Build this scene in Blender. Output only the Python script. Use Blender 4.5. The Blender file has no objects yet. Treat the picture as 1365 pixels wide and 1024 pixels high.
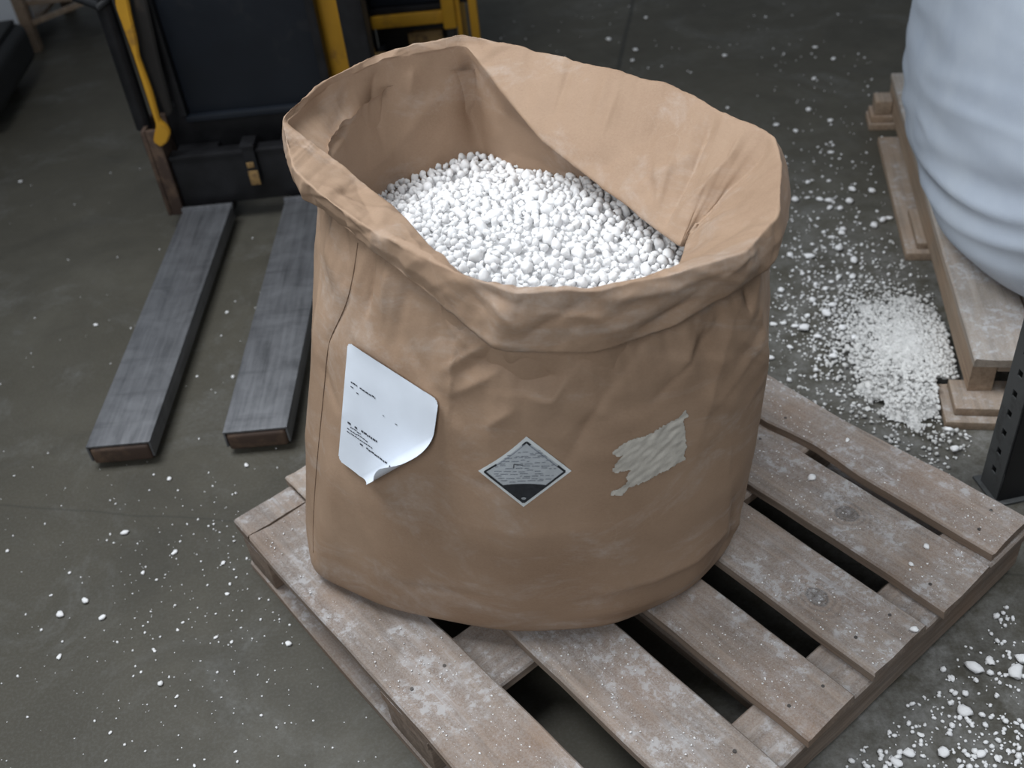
import bpy, bmesh, math, random
import numpy as np
from mathutils import Vector, Matrix, noise
from mathutils.bvhtree import BVHTree
random.seed(7); RNG = np.random.default_rng(7)
S = bpy.context.scene; COL = S.collection

# ------------------------------------------------------------------ camera
IW, IH, FPX, CAMH = 1365, 1024, 1400.0, 1.644
PITCH, ROLL = math.radians(39.5), math.radians(-7.0)
FW = np.array([0, math.cos(PITCH), -math.sin(PITCH)]); _r = np.array([1.0, 0, 0]); _u = np.cross(_r, FW)
RT = math.cos(ROLL) * _r + math.sin(ROLL) * _u; UP = -math.sin(ROLL) * _r + math.cos(ROLL) * _u
cd = bpy.data.cameras.new('camera'); cam = bpy.data.objects.new('camera', cd); COL.objects.link(cam)
cam.matrix_world = Matrix(((RT[0], UP[0], -FW[0], 0), (RT[1], UP[1], -FW[1], 0), (RT[2], UP[2], -FW[2], CAMH), (0, 0, 0, 1)))
cd.sensor_width = 36; cd.lens = 36 * FPX / IW; cd.clip_start = 0.02
cd.dof.use_dof = True; cd.dof.focus_distance = 1.72; cd.dof.aperture_fstop = 3.6
S.camera = cam
# ------------------------------------------------------------------ light
wd = bpy.data.worlds.new('world'); S.world = wd; wd.use_nodes = True
wd.node_tree.nodes['Background'].inputs[0].default_value = (0.80, 0.90, 1.0, 1)
wd.node_tree.nodes['Background'].inputs[1].default_value = 0.175
def area(name, loc, size, power, col, target, spread=115):
    l = bpy.data.lights.new(name, 'AREA'); l.shape = 'RECTANGLE'; l.size, l.size_y = size; l.energy = power; l.color = col; l.spread = math.radians(spread)
    o = bpy.data.objects.new(name, l); COL.objects.link(o); o.location = loc
    o.rotation_euler = (Vector(target) - Vector(loc)).to_track_quat('-Z', 'Y').to_euler(); return o
area('key_or_fill_lamp', (-1.25, 1.9, 3.4), (1.5, 1.5), 46, (0.93, 0.97, 1.0), (-0.1, 1.5, 0.4))
area('key_or_fill_lamp', (-1.2, -1.5, 2.7), (1.6, 1.2), 16, (0.95, 0.98, 1.0), (0.0, 1.3, 0.7), 100)  # added fill light from front left, brightens the sack's front; no real fixture
area('key_or_fill_lamp', (1.5, 1.0, 3.3), (1.2, 1.2), 9, (0.93, 0.97, 1.0), (1.0, 0.95, 0.1), 80)  # added light on the right, lifts the pallet boards there; not a real fixture
vs = S.view_settings; vs.view_transform = 'Standard'; vs.look = 'None'; vs.gamma = 1; vs.use_curve_mapping = False
vs.exposure = 0.0

# ------------------------------------------------------------------ helpers
def P(px, py, z):                      # photograph pixel -> point at height z
    d = FW * FPX + RT * (px - IW / 2) - UP * (py - IH / 2); t = (CAMH - z) / -d[2]
    return np.array([d[0] * t, d[1] * t, z])
def pix(V):                            # points -> photograph pixels
    d = np.asarray(V) - np.array([0, 0, CAMH]); w = d @ FW
    return np.stack([IW / 2 + FPX * (d @ RT) / w, IH / 2 - FPX * (d @ UP) / w], -1)
def tag(o, label=None, cat=None, group=None, kind=None):
    for k, v in (('label', label), ('category', cat), ('group', group), ('kind', kind)):
        if v: o[k] = v
    return o
def empty(name, loc=(0, 0, 0), rz=0, label=None, cat=None, group=None, kind=None):
    o = bpy.data.objects.new(name, None); COL.objects.link(o); o.empty_display_size = .05
    o.location = loc; o.rotation_euler = (0, 0, rz); return tag(o, label, cat, group, kind)
def link(name, me, mat=None, parent=None, smooth=False, sharp=None):
    if mat and not me.materials: me.materials.append(mat)
    o = bpy.data.objects.new(name, me); COL.objects.link(o)
    if parent: o.parent = parent
    if smooth:
        me.polygons.foreach_set('use_smooth', [True] * len(me.polygons))
        if sharp: me.set_sharp_from_angle(angle=math.radians(sharp))
    return o
def mesh(name, v, f):
    me = bpy.data.meshes.new(name); me.from_pydata([tuple(map(float, q)) for q in v], [], [tuple(map(int, q)) for q in f]); me.update(); return me
def bmo(name, bm, mat, parent=None, smooth=False, sharp=None):
    me = bpy.data.meshes.new(name); bm.to_mesh(me); bm.free(); return link(name, me, mat, parent, smooth, sharp)
def bbox(bm, c0, c1, bev=0.0, seg=2, M=None):
    r = bmesh.ops.create_cube(bm, size=1); vs_ = r['verts']
    c0, c1 = Vector(c0), Vector(c1)
    for v in vs_: v.co = Vector(((c0[i] + c1[i]) / 2 + v.co[i] * (c1[i] - c0[i])) for i in range(3))
    if bev: 
        es = list({e for v in vs_ for e in v.link_edges}); rr = bmesh.ops.bevel(bm, geom=es, offset=bev, segments=seg, profile=.6, affect='EDGES'); vs_ = list({v for f in rr['faces'] for v in f.verts} | {v for v in vs_ if v.is_valid})
    if M is not None: bmesh.ops.transform(bm, matrix=M, verts=[v for v in vs_ if v.is_valid])
def box(name, c0, c1, mat, parent=None, bev=0.003, seg=2):
    bm = bmesh.new(); bbox(bm, c0, c1, bev, seg); return bmo(name, bm, mat, parent, bev > 0, 40)
def tube_mesh(name, pts, rad, n=12, cap=True):
    pts = [Vector(p) for p in pts]; V = []; Fc = []; rad = rad if hasattr(rad, '__len__') else [rad] * len(pts)
    for i, p in enumerate(pts):
        t = (pts[min(i + 1, len(pts) - 1)] - pts[max(i - 1, 0)]).normalized()
        a = t.orthogonal().normalized() if i == 0 else (a - t * a.dot(t)).normalized()
        b = t.cross(a)
        for k in range(n):
            an = 2 * math.pi * k / n; V.append(p + (a * math.cos(an) + b * math.sin(an)) * rad[i])
    for i in range(len(pts) - 1):
        for k in range(n): Fc.append((i * n + k, i * n + (k + 1) % n, (i + 1) * n + (k + 1) % n, (i + 1) * n + k))
    if cap: Fc.append(tuple(range(n - 1, -1, -1))); Fc.append(tuple((len(pts) - 1) * n + k for k in range(n)))
    return mesh(name, V, Fc)
def tube(name, pts, rad, mat, parent=None, n=12): return link(name, tube_mesh(name, pts, rad, n), mat, parent, True, 50)

# ---- material helpers
class NT:
    def __init__(s, name):
        s.m = bpy.data.materials.new(name); s.m.use_nodes = True; s.t = s.m.node_tree; s.b = s.t.nodes['Principled BSDF']
    def n(s, typ, **kw):
        nd = s.t.nodes.new(typ)
        for k, v in kw.items():
            if k.startswith('i_'):
                key = k[2:]; key = int(key) if key.isdigit() else key.replace('_', ' ')
                s.put(nd.inputs[key], v)
            else: setattr(nd, k, v)
        return nd
    def put(s, sock, v):
        if isinstance(v, bpy.types.NodeSocket): s.t.links.new(v, sock)
        elif isinstance(v, (tuple, list)) and len(v) == 3 and sock.type == 'RGBA': sock.default_value = (*v, 1)
        else: sock.default_value = v
    def co(s, which='Object', scale=(1, 1, 1)):
        c = s.n('ShaderNodeNewGeometry').outputs['Position'] if which == 'World' else s.n('ShaderNodeTexCoord').outputs[which]
        if tuple(scale) == (1, 1, 1): return c
        return s.n('ShaderNodeMapping', i_Vector=c, i_Scale=scale).outputs[0]
    def noise(s, co, scale, detail=4, rough=.6, dist=0):
        return s.n('ShaderNodeTexNoise', i_Vector=co, i_Scale=scale, i_Detail=detail, i_Roughness=rough, i_Distortion=dist).outputs[0]
    def ramp(s, fac, *stops):
        r = s.n('ShaderNodeValToRGB', i_Fac=fac); e = r.color_ramp.elements
        while len(e) < len(stops): e.new(.5)
        for q, (p, c) in zip(e, stops):
            q.position = p; q.color = (c, c, c, 1) if not hasattr(c, '__len__') else (*c, 1)
        return r.outputs[0]
    def mix(s, fac, a, b, mode='MIX'):
        m = s.n('ShaderNodeMix', data_type='RGBA', blend_type=mode); s.put(m.inputs[0], fac); s.put(m.inputs[6], a); s.put(m.inputs[7], b); return m.outputs[2]
    def math(s, op, a, b=0.0, c=None, clamp=False):
        m = s.n('ShaderNodeMath', operation=op, use_clamp=clamp); s.put(m.inputs[0], a); s.put(m.inputs[1], b)
        if c is not None: s.put(m.inputs[2], c)
        return m.outputs[0]
    def bump(s, h, strength=.3, dist=.002, prev=None):
        b = s.n('ShaderNodeBump', i_Height=h, i_Strength=strength, i_Distance=dist)
        if prev is not None: s.put(b.inputs['Normal'], prev)
        return b.outputs[0]
    def out(s, col=None, rough=None, normal=None, metal=None, spec=None):
        for k, v in (('Base Color', col), ('Roughness', rough), ('Normal', normal), ('Metallic', metal), ('Specular IOR Level', spec)):
            if v is not None: s.put(s.b.inputs[k], v)
        return s.m
def plain(name, col, rough=.6, metal=0, var=.25, scale=30, bump=.15, world=False):
    t = NT(name); c = t.co('World' if world else 'Object'); n = t.noise(c, scale, 5)
    lo = tuple(x * (1 - var) for x in col); hi = tuple(min(1, x * (1 + var)) for x in col)
    return t.out(t.ramp(n, (.3, lo), (.7, hi)), t.math('MULTIPLY_ADD', n, .25, rough - .12), t.bump(t.noise(c, scale * 6, 3), bump, .001), metal)

def mat_floor():
    t = NT('concrete'); c = t.co('World')
    big = t.noise(c, 1.3, 6, .62, .4); mid = t.noise(c, 9, 6, .65); fine = t.noise(c, 160, 3, .7)
    base = t.ramp(big, (.3, (.054, .049, .037)), (.55, (.079, .072, .056)), (.75, (.105, .098, .079)))
    base = t.mix(t.ramp(mid, (.35, .0), (.7, .55)), base, (.060, .055, .044))
    base = t.mix(t.ramp(fine, (.45, 0), (.75, .35)), base, (.13, .13, .118))
    # scratches
    w = t.noise(t.co('World', (3, 40, 1)), 2.2, 5, .7, 1.0); base = t.mix(t.ramp(w, (.62, 0), (.74, .22)), base, (.14, .14, .13))
    sm = t.noise(c, 3.2, 8, .72, 1.2); base = t.mix(t.math('MULTIPLY', t.ramp(sm, (.50, 0), (.68, .5)), t.ramp(t.noise(c, 60, 5, .75), (.38, .2), (.62, 1))), base, (.17, .17, .165))
    sd = t.noise(c, 2.1, 6, .65, .6); base = t.mix(t.ramp(sd, (.52, 0), (.70, .45)), base, (.036, .034, .028))
    # powder that drifted off the spills
    def around(x, y, r, k):
        d = t.n('ShaderNodeVectorMath', operation='DISTANCE'); t.put(d.inputs[0], t.n('ShaderNodeMapping', i_Vector=c, i_Scale=(1, k, 0)).outputs[0]); d.inputs[1].default_value = (x, y * k, 0)
        return t.ramp(t.math('DIVIDE', d.outputs['Value'], r), (.25, 1), (1, 0))
    m = t.math('MAXIMUM', around(.95, 1.92, .62, .6), around(.66, .92, .55, .8)); m = t.math('MAXIMUM', m, t.math('MULTIPLY', around(.75, 2.7, .5, .8), .5))
    dn = t.noise(c, 14, 8, .75); dn2 = t.noise(c, 75, 4, .8)
    dm = t.math('MULTIPLY', m, t.ramp(dn, (.40, 0), (.72, .6))); dm = t.math('MULTIPLY', dm, t.ramp(dn2, (.3, .25), (.65, 1)))
    base = t.mix(dm, base, (.40, .40, .40))
    # a crack and a joint
    def line(a, b, w_):
        dx, dy = b[0] - a[0], b[1] - a[1]; L = math.hypot(dx, dy); sp = t.n('ShaderNodeSeparateXYZ', i_0=c)
        wob = t.math('MULTIPLY_ADD', t.noise(c, 6, 4), .02, -.01)
        q = t.math('ADD', t.math('MULTIPLY', sp.outputs[0], -dy / L), t.math('MULTIPLY', sp.outputs[1], dx / L)); q = t.math('ADD', q, wob)
        q = t.math('ABSOLUTE', t.math('SUBTRACT', q, (-a[0] * dy + a[1] * dx) / L)); return t.ramp(t.math('DIVIDE', q, w_), (.3, .6), (1, 0))
    base = t.mix(line(P(840, 20, 0), P(822, 100, 0), .012), base, (.02, .02, .018))
    base = t.mix(t.math('MULTIPLY', line(P(60, 678, 0), P(310, 695, 0), .004), .6), base, (.03, .03, .026))
    rg = t.math('MULTIPLY_ADD', mid, .35, .36); rg = t.math('ADD', rg, t.math('MULTIPLY', dm, .4))
    nrm = t.bump(mid, .12, .003, t.bump(fine, .25, .0008))
    return t.out(base, rg, nrm, spec=.28)
def mat_wood(name, dark, light, knot=None, dust=.6, axis=0):
    t = NT(name); c = t.co('Object'); oi = t.n('ShaderNodeObjectInfo')
    sc = [30, 30, 30]; sc[axis] = 1.6
    off = t.n('ShaderNodeVectorMath', operation='SCALE'); t.put(off.inputs[0], oi.outputs['Location']); off.inputs[3].default_value = 3.7
    cc = t.n('ShaderNodeVectorMath', operation='ADD'); t.put(cc.inputs[0], c); t.put(cc.inputs[1], off.outputs[0]); cc = cc.outputs[0]
    g = t.noise(t.n('ShaderNodeMapping', i_Vector=cc, i_Scale=tuple(sc)).outputs[0], 1.0, 6, .65, .6)
    sc2 = [110, 110, 110]; sc2[axis] = 4; f = t.noise(t.n('ShaderNodeMapping', i_Vector=cc, i_Scale=tuple(sc2)).outputs[0], 1.0, 4, .7)
    blot = t.noise(cc, 4.5, 4, .6)
    col = t.ramp(g, (.3, dark), (.68, light)); col = t.mix(t.ramp(f, (.35, .45), (.6, 0)), col, tuple(x * .55 for x in dark))
    col = t.mix(t.ramp(blot, (.45, 0), (.68, .35)), col, tuple(a * b for a, b in zip(light, (.95, .74, .58))))
    hgt = t.math('ADD', g, t.math('MULTIPLY', f, .5))
    if knot:
        for k in knot:
            d = t.n('ShaderNodeVectorMath', operation='DISTANCE'); s_ = [1, 1, 0]; s_[axis] = .8
            t.put(d.inputs[0], t.n('ShaderNodeMapping', i_Vector=c, i_Scale=tuple(s_)).outputs[0]); d.inputs[1].default_value = (k[0] * s_[0], k[1] * s_[1], 0)
            dd = t.math('ADD', d.outputs['Value'], t.math('MULTIPLY_ADD', t.noise(c, 25, 3), .016, -.008))
            ring = t.ramp(t.math('FRACT', t.math('MULTIPLY', dd, 95)), (.2, 1), (.5, .55), (.9, 1)); near = t.ramp(t.math('DIVIDE', dd, .06), (.3, 1), (1, 0))
            col = t.mix(near, col, t.mix(1, col, ring, 'MULTIPLY'))
            core = t.ramp(t.math('DIVIDE', dd, .02), (.55, .85), (.75, 0)); col = t.mix(core, col, tuple(x * .45 for x in dark))
            rim = t.ramp(t.math('DIVIDE', dd, .02), (.62, 0), (.75, .8), (.9, 0)); col = t.mix(rim, col, tuple(x * .25 for x in dark))
    w = t.co('World'); up = t.n('ShaderNodeSeparateXYZ', i_0=t.n('ShaderNodeNewGeometry').outputs['Normal']).outputs[2]
    d1 = t.noise(w, 8, 7, .72); d2 = t.noise(w, 300, 4, .8); d4 = t.noise(w, 42, 6, .75); d3 = t.noise(t.n('ShaderNodeMapping', i_Vector=cc, i_Scale=tuple(x * .6 for x in sc)).outputs[0], 2.2, 6, .75)
    film = t.math('MULTIPLY', t.ramp(d1, (.30, .16), (.62, .70)), t.ramp(d2, (.40, .25), (.60, 1)))
    patch = t.math('MULTIPLY', t.ramp(d4, (.47, 0), (.56, 1)), t.ramp(d1, (.44, 0), (.56, 1)))
    streak = t.math('MULTIPLY', t.ramp(d3, (.51, 0), (.60, .85)), t.ramp(d1, (.40, .1), (.6, 1)))
    m = t.math('MAXIMUM', film, t.math('MAXIMUM', patch, streak))
    m = t.math('MULTIPLY', t.math('MULTIPLY', m, dust), t.ramp(up, (.3, .12), (.9, 1)))
    col = t.mix(m, col, (.49, .49, .505))
    return t.out(col, .85, t.bump(hgt, .45, .0015, t.bump(d2, .25, .001)), spec=.25)
def mat_paper():
    t = NT('kraft_paper'); c = t.co('World')
    a = t.noise(c, 6, 5, .6); f = t.noise(c, 260, 4, .7); fib = t.noise(t.co('World', (180, 180, 900)), 1, 3, .6)
    col = t.ramp(a, (.3, (.285, .187, .124)), (.7, (.350, .240, .166)))
    col = t.mix(t.ramp(f, (.4, 0), (.75, .3)), col, (.42, .29, .20)); col = t.mix(t.ramp(fib, (.55, 0), (.75, .25)), col, (.22, .14, .085))
    s1 = t.noise(t.n('ShaderNodeMapping', i_Vector=c, i_Scale=(1, 1, 2.2), i_Rotation=(.4, .9, .3)).outputs[0], 4.2, 7, .72, .8); s2 = t.noise(c, 50, 5, .75)
    dm = t.math('MULTIPLY', t.ramp(s1, (.50, 0), (.68, .55)), t.ramp(s2, (.35, .2), (.65, 1)))
    col = t.mix(dm, col, (.50, .44, .40))
    nz_ = t.noise(c, 5.5, 4, .6)
    cr = t.n('ShaderNodeTexVoronoi', feature='DISTANCE_TO_EDGE', i_Vector=t.n('ShaderNodeVectorMath', operation='ADD', i_0=c, i_1=t.n('ShaderNodeVectorMath', operation='SCALE', i_0=t.n('ShaderNodeTexNoise', i_Vector=c, i_Scale=9.0).outputs[1], i_3=.06).outputs[0]).outputs[0], i_Scale=13.0).outputs[0]
    col = t.mix(t.math('MULTIPLY', t.ramp(cr, (0, .22), (.012, 0)), t.ramp(nz_, (.56, 0), (.68, 1))), col, (.50, .40, .33))
    crm = t.ramp(cr, (0, 0), (.06, 1)); nn = t.noise(c, 22, 5, .6)
    nb = t.bump(crm, .05, .0012, t.bump(nn, .16, .004, t.bump(f, .12, .0006)))
    return t.out(col, t.math('MULTIPLY_ADD', a, .2, .60), nb, spec=.3)
def mat_granule():
    t = NT('white_granule'); c = t.co('World'); n = t.noise(c, 90, 4, .6); oi = t.n('ShaderNodeObjectInfo').outputs['Random']
    col = t.mix(t.ramp(n, (.35, .3), (.65, 0)), (.83, .83, .84), (.70, .69, .70))
    col = t.mix(t.math('MULTIPLY', oi, .15), col, (.72, .70, .68))
    t.b.inputs['Subsurface Weight'].default_value = .12; t.b.inputs['Subsurface Radius'].default_value = (.004, .004, .004)
    return t.out(col, .8, t.bump(t.noise(c, 320, 4), .35, .001), spec=.25)
def mat_steel_fork():
    t = NT('worn_fork_steel'); c = t.co('Object'); a = t.noise(t.co('Object', (60, 3, 30)), 1, 6, .7); b = t.noise(c, 10, 6, .7, .5); cr = t.noise(t.co('Object', (3, 30, 3)), 1, 4, .6)
    col = t.ramp(a, (.3, (.085, .087, .094)), (.7, (.21, .213, .228))); col = t.mix(t.ramp(b, (.42, 0), (.68, .5)), col, (.24, .245, .26)); col = t.mix(t.ramp(cr, (.55, 0), (.72, .35)), col, (.05, .05, .055))
    return t.out(col, t.math('MULTIPLY_ADD', b, .3, .32), t.bump(a, .12, .0008), .55)
def mat_painted(name, paint, under, lo=.5, hi=.62, rough=.5, scale=9, metal=0):
    t = NT(name); c = t.co('Object'); n = t.noise(c, scale, 8, .72, .3); s = t.noise(t.co('Object', (70, 70, 6)), 1, 5, .7)
    v = t.noise(c, 3, 4); col = t.ramp(v, (.3, tuple(x * .75 for x in paint)), (.7, tuple(x * 1.2 for x in paint)))
    m = t.math('MAXIMUM', t.ramp(n, (lo, 0), (hi, 1)), t.math('MULTIPLY', t.ramp(s, (.66, 0), (.72, .5)), t.ramp(n, (.4, 0), (.6, 1))))
    return t.out(t.mix(m, col, under), t.math('MULTIPLY_ADD', n, .3, rough - .15), t.bump(n, .2, .001), metal)
def mat_woven():
    t = NT('woven_white_plastic'); c = t.co('Object')
    def wave(d): return t.n('ShaderNodeTexWave', i_Vector=c, i_Scale=95.0, i_Distortion=.4, bands_direction=d).outputs[1]
    w = t.math('ADD', t.math('MULTIPLY', wave('X'), wave('Y')), wave('Z')); n = t.noise(c, 5, 5)
    col = t.ramp(n, (.3, (.47, .53, .63)), (.7, (.56, .62, .71)))
    t.b.inputs['Subsurface Weight'].default_value = .0
    return t.out(col, .5, t.bump(w, .12, .001, t.bump(t.noise(c, 16, 5), .12, .004)), spec=.35)

MPOW = plain('chalk_powder', (.60, .595, .585), .9, 0, .22, 60, .4, True); MF = mat_floor(); MPAP = mat_paper(); MG = mat_granule(); MFK = mat_steel_fork(); MWOV = mat_woven()
WD, WL = (.150, .110, .084), (.30, .232, .182)
MW = mat_wood('weathered_plank', WD, WL, None, .68); MWY = mat_wood('weathered_cross_board', WD, WL, None, .68, 1)
MWS = mat_wood('pale_pallet_wood', (.22, .16, .112), (.37, .28, .205), None, .5, 1); MWD2 = mat_wood('pale_pallet_board', (.25, .205, .165), (.40, .34, .285), None, .85, 1); MWX = mat_wood('pale_pallet_deck', (.26, .205, .16), (.42, .34, .275), None, .55, 0)
MBLK = plain('black_steel', (.012, .012, .014), .45, .2, .4, 12); MNAVY = mat_painted('navy_scuffed_plate', (.007, .010, .016), (.026, .025, .026), .55, .75, .45, 5)
MRUST = mat_painted('rusty_brown_steel', (.055, .033, .024), (.12, .075, .048), .48, .66, .7, 14); MYEL = mat_painted('worn_yellow_paint', (.52, .27, .020), (.20, .10, .03), .55, .72, .5, 8)
MBRN = mat_painted('dark_brown_worn_steel', (.016, .014, .013), (.06, .042, .03), .55, .7, .6, 12); MTAN = mat_painted('worn_tan_paint', (.30, .185, .07), (.10, .055, .03), .5, .62, .6, 22); MRUB = plain('black_rubber', (.010, .011, .013), .55, 0, .3, 20)
MGREY = mat_painted('grey_galvanised_post', (.085, .088, .090), (.035, .033, .032), .5, .7, .5, 14, .3)
MLAB = plain('white_label_paper', (.70, .75, .83), .45, 0, .04, 14, .05); MINK = plain('faded_black_ink', (.05, .055, .07), .6, 0, .3, 300); MINKL = plain('faded_grey_ink', (.22, .24, .28), .6, 0, .3, 300)
MDIA = plain('grey_diamond_paper', (.46, .49, .52), .45, 0, .08, 60, .1); MDIAE = plain('diamond_white_edge', (.66, .69, .70), .45, 0, .05, 40); MBLAB = plain('label_black', (.02, .023, .028), .45, 0, .3, 120)
MRES = plain('torn_label_residue', (.50, .47, .42), .7, 0, .12, 45, .5); MSEAM = plain('dark_seam', (.13, .08, .05), .8); MBLUE = plain('blue_thread', (.07, .13, .26), .6); MNAIL = plain('nail_steel', (.09, .08, .075), .5, .6)
MPARCEL = plain('white_parcel', (.82, .86, .93), .5, 0, .05, 10)

# ------------------------------------------------------------------ floor
fl = mesh('floor', [(-9, -3, 0), (9, -3, 0), (9, 13, 0), (-9, 13, 0)], [(0, 1, 2, 3)]); tag(link('floor', fl, MF), kind='structure')

# ------------------------------------------------------------------ front pallet
PO = P(311, 694, .144); PYAW = math.radians(-54.8)
pal = empty('wooden_pallet', (PO[0], PO[1], 0), PYAW, 'dusty weathered wooden pallet carrying the open brown paper sack', 'pallet')
# local x = along the deck boards, local y = across them
def plank_mesh(name, L, w, h, seed, rag=.004, axis=0, notch=None):
    rs = random.Random(seed); n = 18; prof = []
    V = []; F = []
    ph = [rs.uniform(0, 6) for _ in range(4)]
    for i in range(n + 1):
        x = L * i / n; e0 = rag * .6 * (math.sin(x * 9 + ph[0]) * .5 + rs.uniform(-.3, .3)); e1 = rag * .6 * (math.sin(x * 7 + ph[1]) * .5 + rs.uniform(-.3, .3))
        if notch:
            for (nx, nw, nd, side) in notch:
                k = max(0, 1 - abs(x - nx) / nw) ** .6 * nd
                if side: e1 -= k
                else: e0 += k
        zz = .0016 * math.sin(x * 5 + ph[2]); b = .0035
        sk = rs.uniform(-1, 1) * rag * .5 if i in (0, n) else 0
        y0, y1 = e0, w + e1; ring = [(y0, 0), (y1, 0), (y1, h - b), (y1 - b, h), (w * .66, h + .0006), (w * .33, h - .0006), (y0 + b, h), (y0, h - b)]
        for j, (y, z) in enumerate(ring): 
            xx = x + sk + (rs.uniform(-1, 1) * rag * .6 if i in (0, n) else 0)
            V.append((xx, y, z + (zz if z > 0 else 0)) if axis == 0 else (y, xx, z + (zz if z > 0 else 0)))
    m = 8
    for i in range(n):
        for j in range(m):
            q = (i * m + j, i * m + (j + 1) % m, (i + 1) * m + (j + 1) % m, (i + 1) * m + j); F.append(q[::-1] if axis == 0 else q)
    e = tuple(range(m)); F.append(e if axis == 0 else e[::-1]); e = tuple(n * m + k for k in range(m)); F.append(e[::-1] if axis == 0 else e)
    me = mesh(name, V, F); bm = bmesh.new(); bm.from_mesh(me); bmesh.ops.recalc_face_normals(bm, faces=bm.faces); bm.to_mesh(me); bm.free(); return me
TH = .020
nail_me = tube_mesh('nail', [(0, 0, -.003), (0, 0, .0012)], .0032, 8)
deck = [  # x0, x1, y0, y1, knots, notches
    (0.062, 1.13, .000, .150, None, None), (.02, 1.085, .229, .375, None, None), (.03, 1.078, .437, .556, None, None),
    (.02, 1.076, .608, .752, [(.895, .060)], None), (.03, 1.081, .797, .938, [(.80, .066)], None), (.05, 1.066, .962, 1.085, None, [(.10, .12, .012, 0), (.60, .22, .010, 1), (.63, .1, .012, 0)])]
planks = []
for i, (x0, x1, y0, y1, kn, nt_) in enumerate(deck):
    me = plank_mesh('plank', x1 - x0, y1 - y0, TH, 10 + i, .005, 0, nt_)
    o = link('plank', me, mat_wood('knotty_plank', WD, WL, kn, .70) if kn else MW, pal, True, 35); o.location = (x0, y0, .144 - TH); planks.append((o, x0, x1, y0, y1))
o = link('plank', plank_mesh('plank', .0595, .136, TH, 40, .002), MW, pal, True, 35); o.location = (0, 0, .144 - TH); o['label'] = 'short split end piece of the outer board'
o = link('plank', plank_mesh('plank', .16, .082, .018, 41, .004), MWX, pal, True, 35); o.location = (-.032, .138, .146 - TH); o['label'] = 'short paler board end beside the outer board'
CT = .022; zc1 = .144 - TH - .0008
for (x0, x1) in ((.006, .112), (.522, .660), (.968, 1.072)):
    o = link('cross_board', plank_mesh('cross_board', 1.082, x1 - x0, CT, int(x0 * 100) + 60, .004, 1), MWY, pal, True, 35); o.location = (x0, .002, zc1 - CT)
    for (y0, y1) in ((.004, .115), (.49, .60), (.972, 1.08)):
        if x0 > .9: continue
        b = box('block', (0, 0, 0), (x1 - x0 - .004, y1 - y0, zc1 - CT - .0225), MWY, pal, .003); b.location = (x0 + .002, y0, .0220)
    for (p_, a0, a1, b0, b1) in planks:
        if a0 < x0 + .02:
            for fy in (.25, .75):
                nl = link('nail', nail_me, MNAIL, p_); nl.location = ((x0 + x1) / 2 - a0 + random.uniform(-.02, .02), (b1 - b0) * fy + random.uniform(-.01, .01), TH)
o = link('stringer', plank_mesh('stringer', 1.076, .080, zc1 - CT - .0228, 77, .004, 1), MWY, pal, True, 35); o.location = (.985, .004, .0222)
for (y0, y1) in ((.0, .118), (.487, .603), (.968, 1.083)):
    o = link('bottom_board', plank_mesh('bottom_board', 1.05, y1 - y0, .0215, int(y0 * 100) + 80, .003), MW, pal, True, 35); o.location = (.004, y0, 0)

# ------------------------------------------------------------------ paper sack
NCOL = 640
Cc = [(375,160,.93),(392,228,.91),(425,258,.90),(500,310,.885),(603,362,.875),(690,391,.87),(800,389,.87),(900,362,.875),(990,338,.885),(1039,285,.89),(1042,215,.90),(1033,178,.91),(965,150,.91),(900,112,.915),(750,75,.92),(618,45,.93),(505,70,.935),(418,118,.935)]
Ic = [(381,163,.925),(425,195,.90),(462,222,.885),(535,285,.865),(605,362,.865),(690,389,.862),(800,387,.862),(900,356,.86),(905,347,.83),(908,335,.80),(914,316,.79),(912,322,.785),(905,332,.78),(850,290,.79),(720,188,.83),(622,62,.91),(508,80,.925),(422,126,.92)]
Kc = [None,(413,262,.872),(430,274,.86),(505,336,.845),(604,412,.81),(664,467,.775),(790,470,.772),(905,428,.79),(985,380,.82),(1030,346,.83)] + [None] * 8
Fp = np.array([(-.405,1.60),(-.43,1.50),(-.433,1.42),(-.415,1.31),(-.27,1.205),(-.06,1.122),(.12,1.107),(.27,1.165),(.355,1.245),(.39,1.33),(.40,1.43),(.395,1.53),(.36,1.64),(.28,1.75),(.13,1.83),(-.02,1.82),(-.2,1.72),(-.34,1.65)])
C3 = np.array([P(*q) for q in Cc]); I3 = np.array([P(*q) for q in Ic]); cen = C3.mean(0)
def outw(A, d, dz=0):
    v = A[:, :2] - cen[:2]; v = v / np.linalg.norm(v, axis=1, keepdims=True); B = A.copy(); B[:, :2] += v * d; B[:, 2] += dz; return B
hid = outw(C3, .012, -.06); K3 = np.array([P(*q) if q else hid[i] for i, q in enumerate(Kc)]); K3[0] = outw(C3, .006, -.05)[0]; K3[1] = K3[1] * .8 + hid[1] * .2
u = np.concatenate([[0], np.cumsum(np.linalg.norm(np.diff(np.vstack([C3, C3[:1]]), axis=0), axis=1))]); u /= u[-1]
us = np.arange(NCOL) / NCOL
def gauss(A, sg, axis=0, wrap=True):
    if sg <= 0: return A
    k = int(sg * 3) + 1; w = np.exp(-.5 * (np.arange(-k, k + 1) / sg) ** 2); w /= w.sum(); out = np.zeros_like(A)
    for j, ww in zip(range(-k, k + 1), w):
        if wrap: out += ww * np.roll(A, -j, axis)
        else: out += ww * np.take(A, np.clip(np.arange(A.shape[axis]) + j, 0, A.shape[axis] - 1), axis)
    return out
def ring(A, sg): return gauss(np.stack([np.interp(us, u, np.append(A[:, k], A[0, k])) for k in range(3)], 1), sg)
def fix(z, A2): return np.column_stack([A2, np.full(len(A2), z)])
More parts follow.
